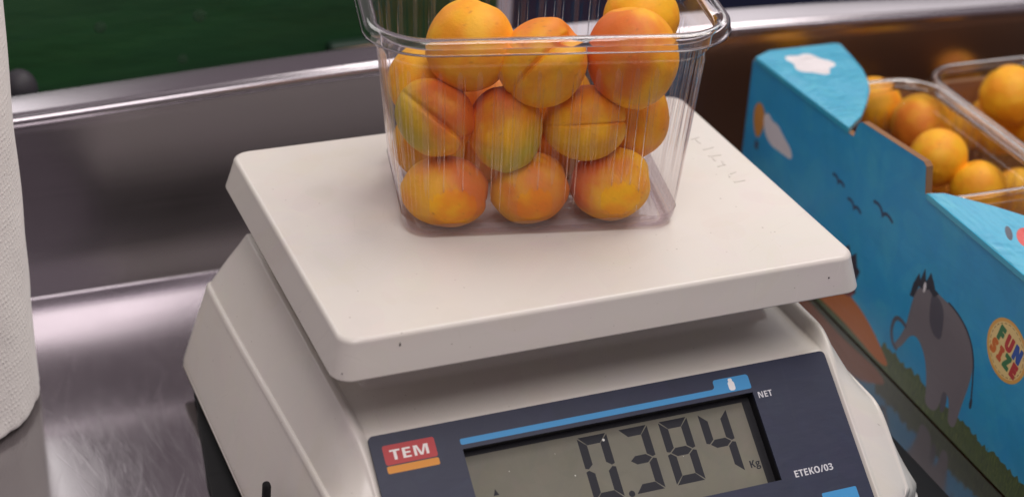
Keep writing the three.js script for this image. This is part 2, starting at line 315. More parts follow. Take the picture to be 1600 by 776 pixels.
  mesh('body', gridGeo([first, ...secs, last].reverse(), true, (p) => [p[0] / 0.3 + p[1] / 0.3, p[2] / 0.3]), plasticMat, g);
  // pillar that carries the plate
  const pil = mesh('plate_support', new RoundedBoxGeometry(0.10, 0.03, 0.07, 3, 0.004), plasticMat, g); pil.position.set(0, Y - 0.0275, -0.01);
  // rubber feet and a slot in the side
  for (const [x, z] of [[-0.145, -0.075], [0.145, -0.075], [-0.135, 0.135], [0.135, 0.135]]) {
    const f = mesh('foot', new THREE.CylinderGeometry(0.010, 0.012, 0.0085, 24), blackRubber, g); f.position.set(x, 0.0043, z);
  }
  const sp = onPlane(411, 764, V(-0.1655, 0, 0), V(-1, 0, 0));
  const slot = mesh('latch', new RoundedBoxGeometry(0.004, 0.012, 0.005, 3, 0.0018), blackRubber, g); slot.position.set(-0.1640, sp.y - 0.007, sp.z); slot.rotation.x = R(10);

  // control panel on the slope
  const pg = new THREE.Group(); pg.name = 'control_panel'; pg.position.set(0, Y - 0.0548, 0.1012); pg.rotation.x = R(-52); g.add(pg);
  const PW = 0.1232, PH = 0.098;                     // half width, length down the slope
  const k = 8, [c, x] = canvas(Math.round(PW * 2000 * k), Math.round(PH * 1000 * k));
  const U = (u) => (u + PW * 1000) * k, Vv = (v) => v * k;
  x.fillStyle = 'rgb(38,44,68)'; x.fillRect(0, 0, c.width, c.height);
  for (let i = 0; i < 400; i++) { x.fillStyle = 'rgba(' + (rnd() < 0.5 ? '66,72,96' : '32,38,60') + ',' + rr(0.02, 0.07) + ')'; x.beginPath(); x.ellipse(rnd() * c.width, rnd() * c.height, rr(10, 160), rr(6, 60), rnd() * 3, 0, 7); x.fill(); }
  const blue = 'rgb(62,150,208)';
  const rrp = (u0, v0, u1, v1, r) => { x.beginPath(); x.roundRect(U(u0), Vv(v0), (u1 - u0) * k, (v1 - v0) * k, r * k); x.fill(); };
  x.fillStyle = blue; rrp(-79.6, 9.3, 77, 12.3, 0.9); rrp(57, 4.6, 77, 12.3, 1.6);
  x.beginPath(); x.moveTo(U(54.6), Vv(9.35)); x.quadraticCurveTo(U(57), Vv(9.3), U(57.1), Vv(7.4)); x.lineTo(U(58.5), Vv(9.5)); x.fill();
  x.fillStyle = 'rgb(240,240,240)'; x.beginPath(); x.ellipse(U(66.6), Vv(6.1), 1.2 * k, 0.9 * k, 0, 0, 7); x.fill(); rrp(64.8, 6.6, 68.4, 11.6, 1.4); rrp(65.6, 5.2, 67.6, 7.4, 0.5);
  x.fillStyle = 'rgb(214,214,218)'; x.textBaseline = 'middle';
  x.font = 'bold ' + 4.4 * k + 'px sans-serif'; x.textAlign = 'left'; x.fillText('NET', U(78.9), Vv(16.6), 9 * k);
  x.font = 'bold ' + 4.9 * k + 'px sans-serif'; x.fillText('ETEKO/03', U(84.2), Vv(59.8), 25 * k);
  x.fillStyle = blue; rrp(95.4, 71.8, 115.2, 84, 0.8);
  x.fillStyle = 'rgb(186,58,62)'; rrp(-117.6, 5.6, -91.8, 15.3, 1.2);
  x.fillStyle = 'rgb(222,146,50)'; rrp(-117.6, 15.8, -91.8, 19.4, 0.9);
  x.save(); x.fillStyle = 'rgb(242,236,232)'; x.textAlign = 'center'; x.translate(U(-104.7), Vv(10.7)); x.scale(1.42, 1); x.font = 'bold ' + 7.0 * k + 'px sans-serif'; x.fillText('TEM', 0, 0); x.restore();
  const shp = new THREE.Shape(); const q = 0.003;
  shp.moveTo(-PW + q, 0); shp.lineTo(PW - q, 0); shp.quadraticCurveTo(PW, 0, PW, -q); shp.lineTo(PW, -PH); shp.lineTo(-PW, -PH); shp.lineTo(-PW, -q); shp.quadraticCurveTo(-PW, 0, -PW + q, 0);
  const hole = new THREE.Path(); const L0 = -0.0793, L1 = 0.0768, T0 = -0.0144, T1 = -0.0610;
  hole.moveTo(L0, T0); hole.lineTo(L0, T1); hole.lineTo(L1, T1); hole.lineTo(L1, T0); hole.lineTo(L0, T0); shp.holes.push(hole);
  const pgeo = new THREE.ExtrudeGeometry(shp, { depth: 0.0012, bevelEnabled: false }).translate(0, 0, -0.0002);
  { const pp = pgeo.attributes.position, uu = pgeo.attributes.uv; for (let i = 0; i < pp.count; i++) uu.setXY(i, (pp.getX(i) + PW) / (2 * PW), (pp.getY(i) + PH) / PH); }
  const panelT = tex(c);
  const panelMat = new THREE.MeshPhysicalMaterial({ map: panelT, roughness: 0.5, bumpMap: smear, bumpScale: 0.00010 });
  mesh('panel_sheet', pgeo, panelMat, pg);
  // display set back behind the panel. The body below is cut away by the frame standing 5 mm high
  const FD = 0.0062;
  const black = new THREE.MeshStandardMaterial({ color: 0x0d0e14, roughness: 0.5 });
  const fr = [];
  const addB = (w, h, d, px, py, pz) => fr.push(new THREE.BoxGeometry(w, h, d).translate(px, py, pz));
  const mz = -FD / 2 - 0.0003;
  addB(L1 - L0 + 0.004, 0.002, FD, (L0 + L1) / 2, T0 + 0.0010, mz); addB(L1 - L0 + 0.004, 0.002, FD, (L0 + L1) / 2, T1 - 0.0010, mz);
  addB(0.002, T0 - T1, FD, L0 - 0.0010, (T0 + T1) / 2, mz); addB(0.002, T0 - T1, FD, L1 + 0.0010, (T0 + T1) / 2, mz);
  mesh('display_frame', mergeGeometries(fr), black, pg);
  const lk = 10, [lc, lx] = canvas(Math.round((L1 - L0) * 1000 * lk), Math.round((T0 - T1) * 1000 * lk));
  const DU = 2.6, DV = -2.2;                         // the screen lies deeper than the panel plane
  const X = (u) => (u + DU - L0 * 1000) * lk, Yv = (v) => (v + DV + T0 * 1000) * lk;
  lx.fillStyle = 'rgb(118,116,103)'; lx.fillRect(0, 0, lc.width, lc.height);
  for (let i = 0; i < 300; i++) { lx.fillStyle = 'rgba(' + (rnd() < 0.5 ? '130,125,110' : '104,104,92') + ',' + rr(0.03, 0.10) + ')'; lx.beginPath(); lx.ellipse(rnd() * lc.width, rnd() * lc.height, rr(10, 120), rr(6, 50), rnd() * 3, 0, 7); lx.fill(); }
  lx.fillStyle = 'rgb(24,25,32)'; lx.fillRect(0, 0, lc.width, 24); lx.fillRect(lc.width - 44, 0, 44, lc.height);  // dark strips along top and right paint the shade inside the recess
  const SEG = { 0: 'abcdef', 3: 'abcdg', 8: 'abcdefg', 4: 'fgbc' };
  function digit(ch, u0, v0, w, h) {
    const t = 4.3, gp = 0.5, on = SEG[ch], m = v0 + h / 2; lx.fillStyle = 'rgb(20,22,34)';
    const poly = (...p) => { lx.beginPath(); p.forEach(([a, b], i) => (i ? lx.lineTo(X(a), Yv(b)) : lx.moveTo(X(a), Yv(b)))); lx.closePath(); lx.fill(); };
    const r = u0 + w, b = v0 + h;
    if (on.includes('a')) poly([u0 + gp, v0], [r - gp, v0], [r - t - gp * 0.3, v0 + t], [u0 + t + gp * 0.3, v0 + t]);
    if (on.includes('d')) poly([u0 + gp, b], [r - gp, b], [r - t - gp * 0.3, b - t], [u0 + t + gp * 0.3, b - t]);
    if (on.includes('g')) poly([u0 + 2.2, m], [u0 + t + 0.7, m - t / 2], [r - t - 0.7, m - t / 2], [r - 2.2, m], [r - t - 0.7, m + t / 2], [u0 + t + 0.7, m + t / 2]);
    const vert = (x0, s, y0, y1) => poly([x0, y0 + gp], [x0, y1 - gp * 1.4 - 0.2], [x0 + s * 1.7, y1 - gp * 0.7], [x0 + s * t, y1 - t / 2 - gp * 0.4], [x0 + s * t, y0 + t + gp * 0.4]);
    const vertL = (x0, s, y0, y1) => poly([x0, y1 - gp], [x0, y0 + gp * 1.4 + 0.2], [x0 + s * 1.7, y0 + gp * 0.7], [x0 + s * t, y0 + t / 2 + gp * 0.4], [x0 + s * t, y1 - t - gp * 0.4]);
    if (on.includes('f')) vert(u0, 1, v0, m); if (on.includes('b')) vert(r, -1, v0, m);
    if (on.includes('e')) vertL(u0, 1, m, b); if (on.includes('c')) vertL(r, -1, m, b);
  }
  '0384'.split('').forEach((d, i) => digit(d, -22 + i * 22.05, 20.7, 15.8, 33));
  lx.fillStyle = 'rgb(20,22,34)'; lx.beginPath(); lx.arc(X(-2.2), Yv(53.0), 1.6 * lk, 0, 7); lx.fill();
  lx.beginPath(); lx.moveTo(X(-69.4), Yv(37)); lx.lineTo(X(-68), Yv(40.2)); lx.lineTo(X(-70.8), Yv(40.2)); lx.fill();
  lx.font = 'bold ' + 5.2 * lk + 'px sans-serif'; lx.textBaseline = 'middle'; lx.textAlign = 'center'; lx.fillText('Kg', X(66.2), Yv(51), 7.5 * lk);
  lx.fillStyle = 'rgb(222,222,215)'; for (const [u, v, r] of [[-8.5, 24, 0.7], [-28, 38.5, 0.35], [-35, 26, 0.2], [30, 40, 0.2], [-60, 30, 0.25]]) { lx.beginPath(); lx.arc(X(u), Yv(v), r * lk, 0, 7); lx.fill(); }
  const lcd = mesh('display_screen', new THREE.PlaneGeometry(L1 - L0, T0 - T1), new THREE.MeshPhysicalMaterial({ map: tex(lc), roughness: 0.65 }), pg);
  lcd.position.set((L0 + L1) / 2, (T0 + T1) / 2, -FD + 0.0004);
  scene.userData.bodyName = 'body';
}

// ---------------------------------------------------------------- punnets
const PUN = { h: 0.110, b: [0.0695, 0.0478], t: [0.0795, 0.0505] };
function punnetGeometry() {
  const rows = [], nS = [240, 150], nC = 90;         // points along the long side, the short side, a corner
  // height, share of the way from base to top, extra outward, rib depth
  const lv = [];
  for (let k = 0; k <= 4; k++) { const a = k / 4 * Math.PI / 2; lv.push([0.0055 * (1 - Math.cos(a)) , -0.0055 * (1 - Math.sin(a)), 0.05 * k]); }
  for (let k = 1; k <= 16; k++) { const h = 0.0055 + k / 16 * 0.0865; lv.push([h, 0, h < 0.02 ? 0.3 + (h - 0.0055) * 45 : h > 0.084 ? Math.max(0.05, 1 - (h - 0.084) * 110) : 1]); }
  lv.push([0.0935, 0.0002, 0], [0.0945, 0.0012, 0], [0.0952, 0.0018, 0], [0.1030, 0.0022, 0]);
  const ring = (h, out, rib) => {
    const f = h / 0.095, hx = lerp(PUN.b[0], PUN.t[0], f) + out, hz = lerp(PUN.b[1], PUN.t[1], f) + out, r = Math.max(0.004, lerp(0.0135, 0.0215, f) + out), pts = [];
    let count = 0;
    const push = (x, z, nx, nz) => {
      const ph = (count % 10) / 10, wave = ph < 0.5 ? Math.sin(ph * 2 * Math.PI) : 0.35 * Math.sin(ph * 2 * Math.PI); const d = rib * 0.0006 * wave; count++;
      pts.push([x + nx * d, h, z + nz * d]);
    };
    const corners = [[hx - r, hz - r], [-(hx - r), hz - r], [-(hx - r), -(hz - r)], [hx - r, -(hz - r)]];
    for (let q = 0; q < 4; q++) {
      const [cx, cz] = corners[q], [ex, ez] = corners[(q + 1) % 4];
      for (let k = 0; k < nC; k++) { const a = (q + k / nC) * Math.PI / 2; push(cx + r * Math.cos(a), cz + r * Math.sin(a), Math.cos(a), Math.sin(a)); }
      const a = (q + 1) * Math.PI / 2, n = nS[q % 2];
      for (let k = 0; k < n; k++) push(lerp(cx, ex, k / n) + r * Math.cos(a), lerp(cz, ez, k / n) + r * Math.sin(a), Math.cos(a), Math.sin(a));
    }
    return pts;
  };
  lv.forEach(([h, o, rib]) => rows.push(ring(h, o, rib)));
  // rolled rim: an upturned U of solid clear plastic
  const mid = [[0.1034, 0.0024], [0.1062, 0.0026], [0.1082, 0.0032], [0.1094, 0.0044], [0.1098, 0.0060], [0.1094, 0.0076], [0.1082, 0.0087], [0.1062, 0.0093], [0.1040, 0.0096], [0.1030, 0.0104]], th = 0.00055, a = [], b = [];
  mid.forEach((m, i) => { const p = mid[Math.max(0, i - 1)], q = mid[Math.min(mid.length - 1, i + 1)]; let dh = q[0] - p[0], dO = q[1] - p[1]; const l = Math.hypot(dh, dO); a.push([m[0] + dO / l * th, m[1] - dh / l * th]); b.push([m[0] - dO / l * th, m[1] + dh / l * th]); });
  const loop = [...a, ...b.reverse()]; loop.push(loop[0]);
  const rim = gridGeo(loop.map(([h, o]) => ring(h, o, 0).filter((_, i) => i % 5 === 0)), true);
  const foot = [[0.0004, -0.0060], [0.0004, -0.0012], [0.0016, 0.0001], [0.0040, 0.0006], [0.0076, 0.0008], [0.0076, 0.0005], [0.0041, 0.0002], [0.0019, -0.0004], [0.0009, -0.0014], [0.0008, -0.0060]]; foot.push(foot[0]);
  const footGeo = gridGeo(foot.map(([h, o]) => ring(h, o, 0).filter((_, i) => i % 5 === 0)), true);
  // ribs: half-round bars pressed into the walls
  const barRows = []; const bars = [];
  const lo = ring(0.008, 0.0002, 0), hi = ring(0.089, 0.0002, 0), mk = (P, j) => { const n = P.length, c = P[j], p = P[(j + n - 1) % n], q = P[(j + 1) % n]; const tx = q[0] - p[0], tz = q[2] - p[2], l = Math.hypot(tx, tz); return { c, t: [tx / l, tz / l], n: [tz / l, -tx / l] }; };
  for (let j = 0; j < lo.length; j += 10) {
    if (rnd() < 0.55) continue;
    const A = mk(lo, j), B = mk(hi, j), n0 = 8, w = rr(0.00018, 0.00036), e = w * 0.85, sg = Math.sign(A.c[0] * A.n[0] + A.c[2] * A.n[1]);
    const rws = [];
    for (const [t, k] of [[0, 0.02], [rr(0.1, 0.45), 1], [rr(0.7, 0.97), 1], [1, 0.02]]) { const row = []; for (let i = 0; i <= n0; i++) { const an = i / n0 * Math.PI * 2, X = Math.cos(an) * w * k, Z = (Math.sin(an) * 0.5 + 0.55) * e * k * sg; row.push([lerp(A.c[0], B.c[0], t) + A.t[0] * X + A.n[0] * Z, lerp(A.c[1], B.c[1], t), lerp(A.c[2], B.c[2], t) + A.t[1] * X + A.n[1] * Z]); } rws.push(row); }
    bars.push(gridGeo(rws, false));
  }
  const flutes = [], lo2 = ring(0.010, 0.0003, 0), hi2 = ring(0.0905, 0.0003, 0);
  for (let j = 5; j < lo2.length; j += 20) {
    const A = mk(lo2, j), B = mk(hi2, j), w = rr(0.0009, 0.0014), sg = Math.sign(A.c[0] * A.n[0] + A.c[2] * A.n[1]), t0 = rr(0.22, 0.42), rws = [];
    for (const [t, k] of [[t0 - 0.06, 0.05], [t0, 0.8], [t0 + 0.06, 1], [0.97, 1], [1, 0.3]]) { const row = []; for (let i = 0; i <= 8; i++) { const an = i / 8 * Math.PI, X = Math.cos(an) * w * k, Z = Math.sin(an) * 0.00055 * k * sg; row.push([lerp(A.c[0], B.c[0], t) + A.t[0] * X + A.n[0] * Z, lerp(A.c[1], B.c[1], t), lerp(A.c[2], B.c[2], t) + A.t[1] * X + A.n[1] * Z]); } rws.push(row); }
    flutes.push(gridGeo(rws, false));
  }
  return [gridGeo(rows, true), rim, mergeGeometries(bars), footGeo, mergeGeometries(flutes)];
}
function punnetFloor() {                             // pressed floor with rows of small bumps
  const nx = 110, nz = 70, rows = [], hx = PUN.b[0] - 0.004, hz = PUN.b[1] - 0.004;
  for (let i = 0; i <= nz; i++) { const row = []; for (let j = 0; j <= nx; j++) {
    let x = (j / nx * 2 - 1), z = (i / nz * 2 - 1); const k = 0.12;   // squircle corners
    const X = x * hx * (1 - k * z * z * x * x * 0.6), Z = z * hz * (1 - k * x * x * z * z * 0.9);
    const edge = Math.max(Math.abs(x), Math.abs(z)), b = Math.cos(X * 420) * Math.cos(Z * 420);
    row.push([X, 0.0006 + 0.0010 * sm(0.985, 0.90, edge) + 0.0006 * Math.max(0, b) * sm(0.9, 0.8, edge), Z]);
  } rows.push(row); }
  return gridGeo(rows);
}
const [punGeo, punRim, punRibs, punFoot, punFlutes] = punnetGeometry(), punFloor = punnetFloor();
function punnet(name, label, pos, turn, scale = 1, group) {
  const g = thing(name, label, 'punnet', pos, group); g.rotation.y = turn; g.scale.setScalar(scale);
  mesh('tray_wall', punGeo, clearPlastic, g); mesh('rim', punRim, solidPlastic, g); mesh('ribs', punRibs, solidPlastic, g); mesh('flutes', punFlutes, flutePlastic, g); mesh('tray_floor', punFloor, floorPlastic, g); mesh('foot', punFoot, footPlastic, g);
  g.updateMatrixWorld(true); return g;
}
const mainP = punnet('fruit_punnet', 'clear ribbed plastic punnet of apricots standing on the scale plate', [0.0022, PT + 0.0008, -0.0125], R(-12.5));

// ---------------------------------------------------------------- apricots
const apMat = new THREE.MeshPhysicalMaterial({ vertexColors: true, roughness: 0.6, bumpMap: dataTex(256, 256, (x, y) => 0.5 + 0.3 * N(x / 3, y / 3, 1.1) + 0.25 * N(x / 9, y / 9, 2.1)), bumpScale: 0.00014, sheen: 0.08, sheenColor: new THREE.Color(1, 0.72, 0.5), sheenRoughness: 0.5 });
apMat.bumpMap.repeat.set(3, 2);
const PAL = { yellow: [0.92, 0.46, 0.010], orange: [0.88, 0.31, 0.006], blush: [0.66, 0.110, 0.016], green: [0.50, 0.40, 0.028], pale: [0.80, 0.45, 0.10] };
let apN = 0;
function apricotGeo(r, o) {
  const nu = 120, nv = 60, rows = [], cols = [], s0 = apN * 7.31, ay = o.ay ?? 1.03, az = o.az ?? 0.95, cleft = o.cleft ?? 0.05;
  const bl = V(...(o.blush ?? [0.4, 0.3, 0.8])).normalize(), gr = V(...(o.green ?? [0, -1, 0])).normalize();
  const bAmt = o.b ?? 0.6, gAmt = o.g ?? 0.15;
  for (let i = 0; i <= nv; i++) {
    const th = i / nv * Math.PI, row = [];
    for (let j = 0; j <= nu; j++) {
      // more columns close to the cleft at phi = 0
      let w = j / nu * 2 - 1; w = Math.sign(w) * (0.35 * Math.abs(w) + 0.65 * Math.pow(Math.abs(w), 1.9)); const ph = w * Math.PI;
      const d = V(Math.sin(th) * Math.cos(ph), Math.cos(th), Math.sin(th) * Math.sin(ph));
      let q = 1 + 0.030 * N(d.x * 1.3 + s0, d.y * 1.3, d.z * 1.3) + 0.008 * N(d.x * 4 + s0, d.y * 4, d.z * 4);
      const arc = Math.abs(ph) * Math.sin(th), env = Math.pow(Math.sin(th), 0.6) * (0.75 + 0.4 * Math.cos(th));
      const wav = arc;
      q -= cleft * env * (Math.exp(-Math.pow(wav / (o.cw ?? 0.06), 2)) * 0.85 + 0.45 * Math.exp(-Math.pow(wav / 0.26, 2)) - 0.28 * Math.exp(-Math.pow((wav - 0.5) / 0.3, 2)));
      q -= 0.13 * Math.exp(-Math.pow(th / 0.24, 2)); q += 0.035 * Math.exp(-Math.pow((Math.PI - th) / 0.16, 2));
      const sp = 1 + (o.flat ?? 0) * d.x;
      row.push([d.x * q * r * 0.99 * sp, d.y * q * r * ay, d.z * q * r * az]);
      const n1 = N(d.x * 1.6 + s0, d.y * 1.6 + 3, d.z * 1.6), n2 = N(d.x * 5 + s0, d.y * 5, d.z * 5), n3 = N(d.x * 19, d.y * 19 + s0, d.z * 19);
      const b = sm(-0.15, 0.95, d.dot(bl) + 0.45 * n1 + 0.16 * n2 + 0.1 * n3) * bAmt, g = sm(-0.1, 1, d.dot(gr) + 0.4 * n1 + 0.15 * n2) * gAmt;
      const mix = sm(-0.5, 0.5, n1 + 0.4 * n2), c = [0, 1, 2].map((k) => { let v = lerp(PAL.yellow[k], PAL.orange[k], mix * 0.8 + (o.o ?? 0)); v = lerp(v, PAL.green[k], g); v = lerp(v, PAL.blush[k], b); return v * (1 + 0.06 * n3 + 0.03 * n2); });
      const spk = N(d.x * 26 + s0, d.y * 26, d.z * 26); if (spk > 0.5) { const t = sm(0.5, 0.75, spk) * 0.5; c[0] = lerp(c[0], 0.30, t); c[1] = lerp(c[1], 0.10, t); c[2] = lerp(c[2], 0.02, t); }
      cols.push(...c.map((v) => Math.min(1, Math.max(0, v))));
    }
    rows.push(row);
  }
  const g = gridGeo(rows.map((r0) => [...r0].reverse()), false);
  const nc = nu + 1, rev = []; for (let i = 0; i <= nv; i++) for (let j = nu; j >= 0; j--) rev.push(...cols.slice((i * nc + j) * 3, (i * nc + j) * 3 + 3));
  g.setAttribute('color', new THREE.Float32BufferAttribute(rev, 3));
  // weld the normals of the seam at phi = +-pi
  const nn = g.attributes.normal; for (let i = 0; i <= nv; i++) { const a = i * nc, b = a + nu; const v = V(nn.getX(a) + nn.getX(b), nn.getY(a) + nn.getY(b), nn.getZ(a) + nn.getZ(b)).normalize(); nn.setXYZ(a, v.x, v.y, v.z); nn.setXYZ(b, v.x, v.y, v.z); }
  return g;
}
// face: where the cleft's middle points [right, up, towards the viewer]; tilt: angle of the stem axis in the picture
function apricot(label, pos, r, o = {}, group) {
  const m = mesh('apricot' + (apN ? '_' + String(apN).padStart(3, '0') : ''), apricotGeo(r, o), apMat); apN++;
  const f = o.face ?? [rr(-1, 1), rr(-1, 1), rr(-0.6, 0.6)], t = R(o.tilt ?? rr(0, 360));
  const F = camRight.clone().multiplyScalar(f[0]).addScaledVector(camUp, f[1]).addScaledVector(toCam, f[2]).normalize();
  let A = camRight.clone().multiplyScalar(Math.cos(t)).addScaledVector(camUp, Math.sin(t)); A.addScaledVector(F, -A.dot(F)).normalize();
  m.quaternion.setFromRotationMatrix(new THREE.Matrix4().makeBasis(F, A, F.clone().cross(A)));
  m.position.copy(pos); m.userData = { label, category: 'apricot' }; if (group) m.userData.group = group; return m;
}
// fruit of the main punnet: pixel, radius in mm, row (1 = against the front wall, 0 = middle, -1 = against the back wall)
{
  const inv = mainP.matrixWorld.clone().invert(), nrm = V(0, 0, 1).applyQuaternion(mainP.quaternion);
  const wallZ = (y) => lerp(PUN.b[1], PUN.t[1], Math.max(0, y) / 0.095);
  const spot = (px, py, r, row) => {
    let z = 0.02, p;
    for (let k = 0; k < 6; k++) { p = onPlane(px, py, mainP.localToWorld(V(0, 0, z)), nrm); const l = p.clone().applyMatrix4(inv); z = row * (wallZ(l.y) - r - 0.0012); if (row > 0 && row < 1) z = row * (wallZ(l.y) - r); }
    const l = p.clone().applyMatrix4(inv), lim = lerp(PUN.b[0], PUN.t[0], l.y / 0.095) - r - 0.001; l.x = Math.max(-lim, Math.min(lim, l.x)); return mainP.localToWorld(l);
  };
  const low = (px, py, r) => onPlane(px, py, V(0, PT + 0.0018 + r * 0.925, 0), V(0, 1, 0));            // fruit that lies on the punnet's floor
  const L = (px, py, r, row, label, o, group) => apricot(label, row === 'low' ? low(px, py, r / 1000) : spot(px, py, r / 1000, row), r / 1000, o, group);
  const right = camRight, F = (a, b, c) => [a, b, c];
  // blush and green directions are in the fruit's own frame: x = cleft side, y = stem, z = cheek
  L(735, 70, 22.3, 0.55, 'smooth golden apricot without blush at the top of the punnet on the scale', { b: 0.25, g: 0, o: 0.05, face: [-1, 0.5, -0.6], tilt: 80, blush: [-0.6, -0.6, 0] });
  L(848, 98, 21.6, 1, 'golden apricot with a deep slanting cleft under the punnet rim', { cleft: 0.24, cw: 0.055, b: 0.55, g: 0.1, face: [-0.16, -0.06, 1], tilt: 44, blush: [-0.1, 0.9, 0.6], az: 0.99, ay: 1.05 });
  L(988, 89, 23.0, 1, 'large apricot with red blush touching the punnet rim', { b: 0.85, g: 0, face: [1, 0.3, -0.5], tilt: 75, blush: [-0.8, 0.55, 0.1], ay: 1.12, az: 0.98 });
  L(680, 183, 19.6, 0.85, 'greenish pink apricot with a cleft running down its face in the scale punnet', { cleft: 0.14, cw: 0.07, b: 0.85, g: 0.9, face: [-0.12, 0.05, 1], tilt: -38, blush: [0.4, 0.35, 0.75], green: [0.3, -0.5, -0.75], ay: 1.06 });
  L(790, 200, 18.9, 1, 'apricot turning from red to green in the middle of the scale punnet', { b: 0.9, g: 1.0, face: [-1, 0, -0.5], tilt: 95, blush: [0.3, 0.8, -0.2], green: [-0.3, -1, 0.1], ay: 1.16, o: 0 });
  L(915, 192, 20.4, 1, 'apricot with a dark level cleft line in the scale punnet', { cleft: 0.085, cw: 0.035, b: 0.35, g: 0.45, face: [0.05, -0.12, 1], tilt: 3, blush: [0.2, 0.4, 0.9], green: [0.1, -0.4, -1], az: 0.93, ay: 1.05 });
  L(1034, 184, 18.8, 0.1, 'plain orange apricot deep by the right end wall of the scale punnet', { b: 0.3, g: 0.1, face: [-1, 0, -1], o: 0.2, ay: 1.12, tilt: 75 });
  L(696, 299, 18.0, 'low', 'orange apricot with a dark speck low in the corner of the scale punnet', { b: 0.75, g: 0, face: [0, -0.6, -1], tilt: -8, o: 0.1, blush: [-0.45, 0.9, -0.3], ay: 1.25, az: 1 });
  L(828, 294, 17.9, 'low', 'small orange apricot lying low between two others in the scale punnet', { b: 0.6, g: 0.1, face: [0.1, -0.5, -1], tilt: 20, blush: [-0.5, 0.3, 0.8], ay: 1.14, az: 1 });
  L(955, 286, 18.9, 'low', 'rosy apricot lying low by an empty corner of the scale punnet', { b: 0.95, g: 0, face: [0.2, -0.7, -0.9], tilt: 5, blush: [-0.5, -0.75, -0.35], ay: 1.12, az: 1 });
  const back = 'apricot half hidden behind the others in the scale punnet', grp = 'apricots behind the others in the scale punnet';
  L(1002, 28, 19.5, -0.35, back, { b: 0.4, g: 0 }, grp);
  L(1052, 14, 18.0, -0.85, back, { b: 0.55, g: 0 }, grp);
  L(634, 128, 19.0, -0.25, back, { b: 0.1, g: 0.1 }, grp);
  L(640, 226, 19.0, -0.35, back, { b: 0.2, g: 0.3 }, grp);
  L(770, 160, 19.0, -0.9, back, { b: 0.5 }, grp);
  L(868, 150, 19.0, -0.9, back, { b: 0.5 }, grp);
  L(955, 190, 19.5, -0.75, back, { b: 0.4 }, grp);
  L(735, 248, 19.0, -0.9, back, { b: 0.4 }, grp);
  L(850, 245, 19.0, -0.9, back, { b: 0.4 }, grp);
}

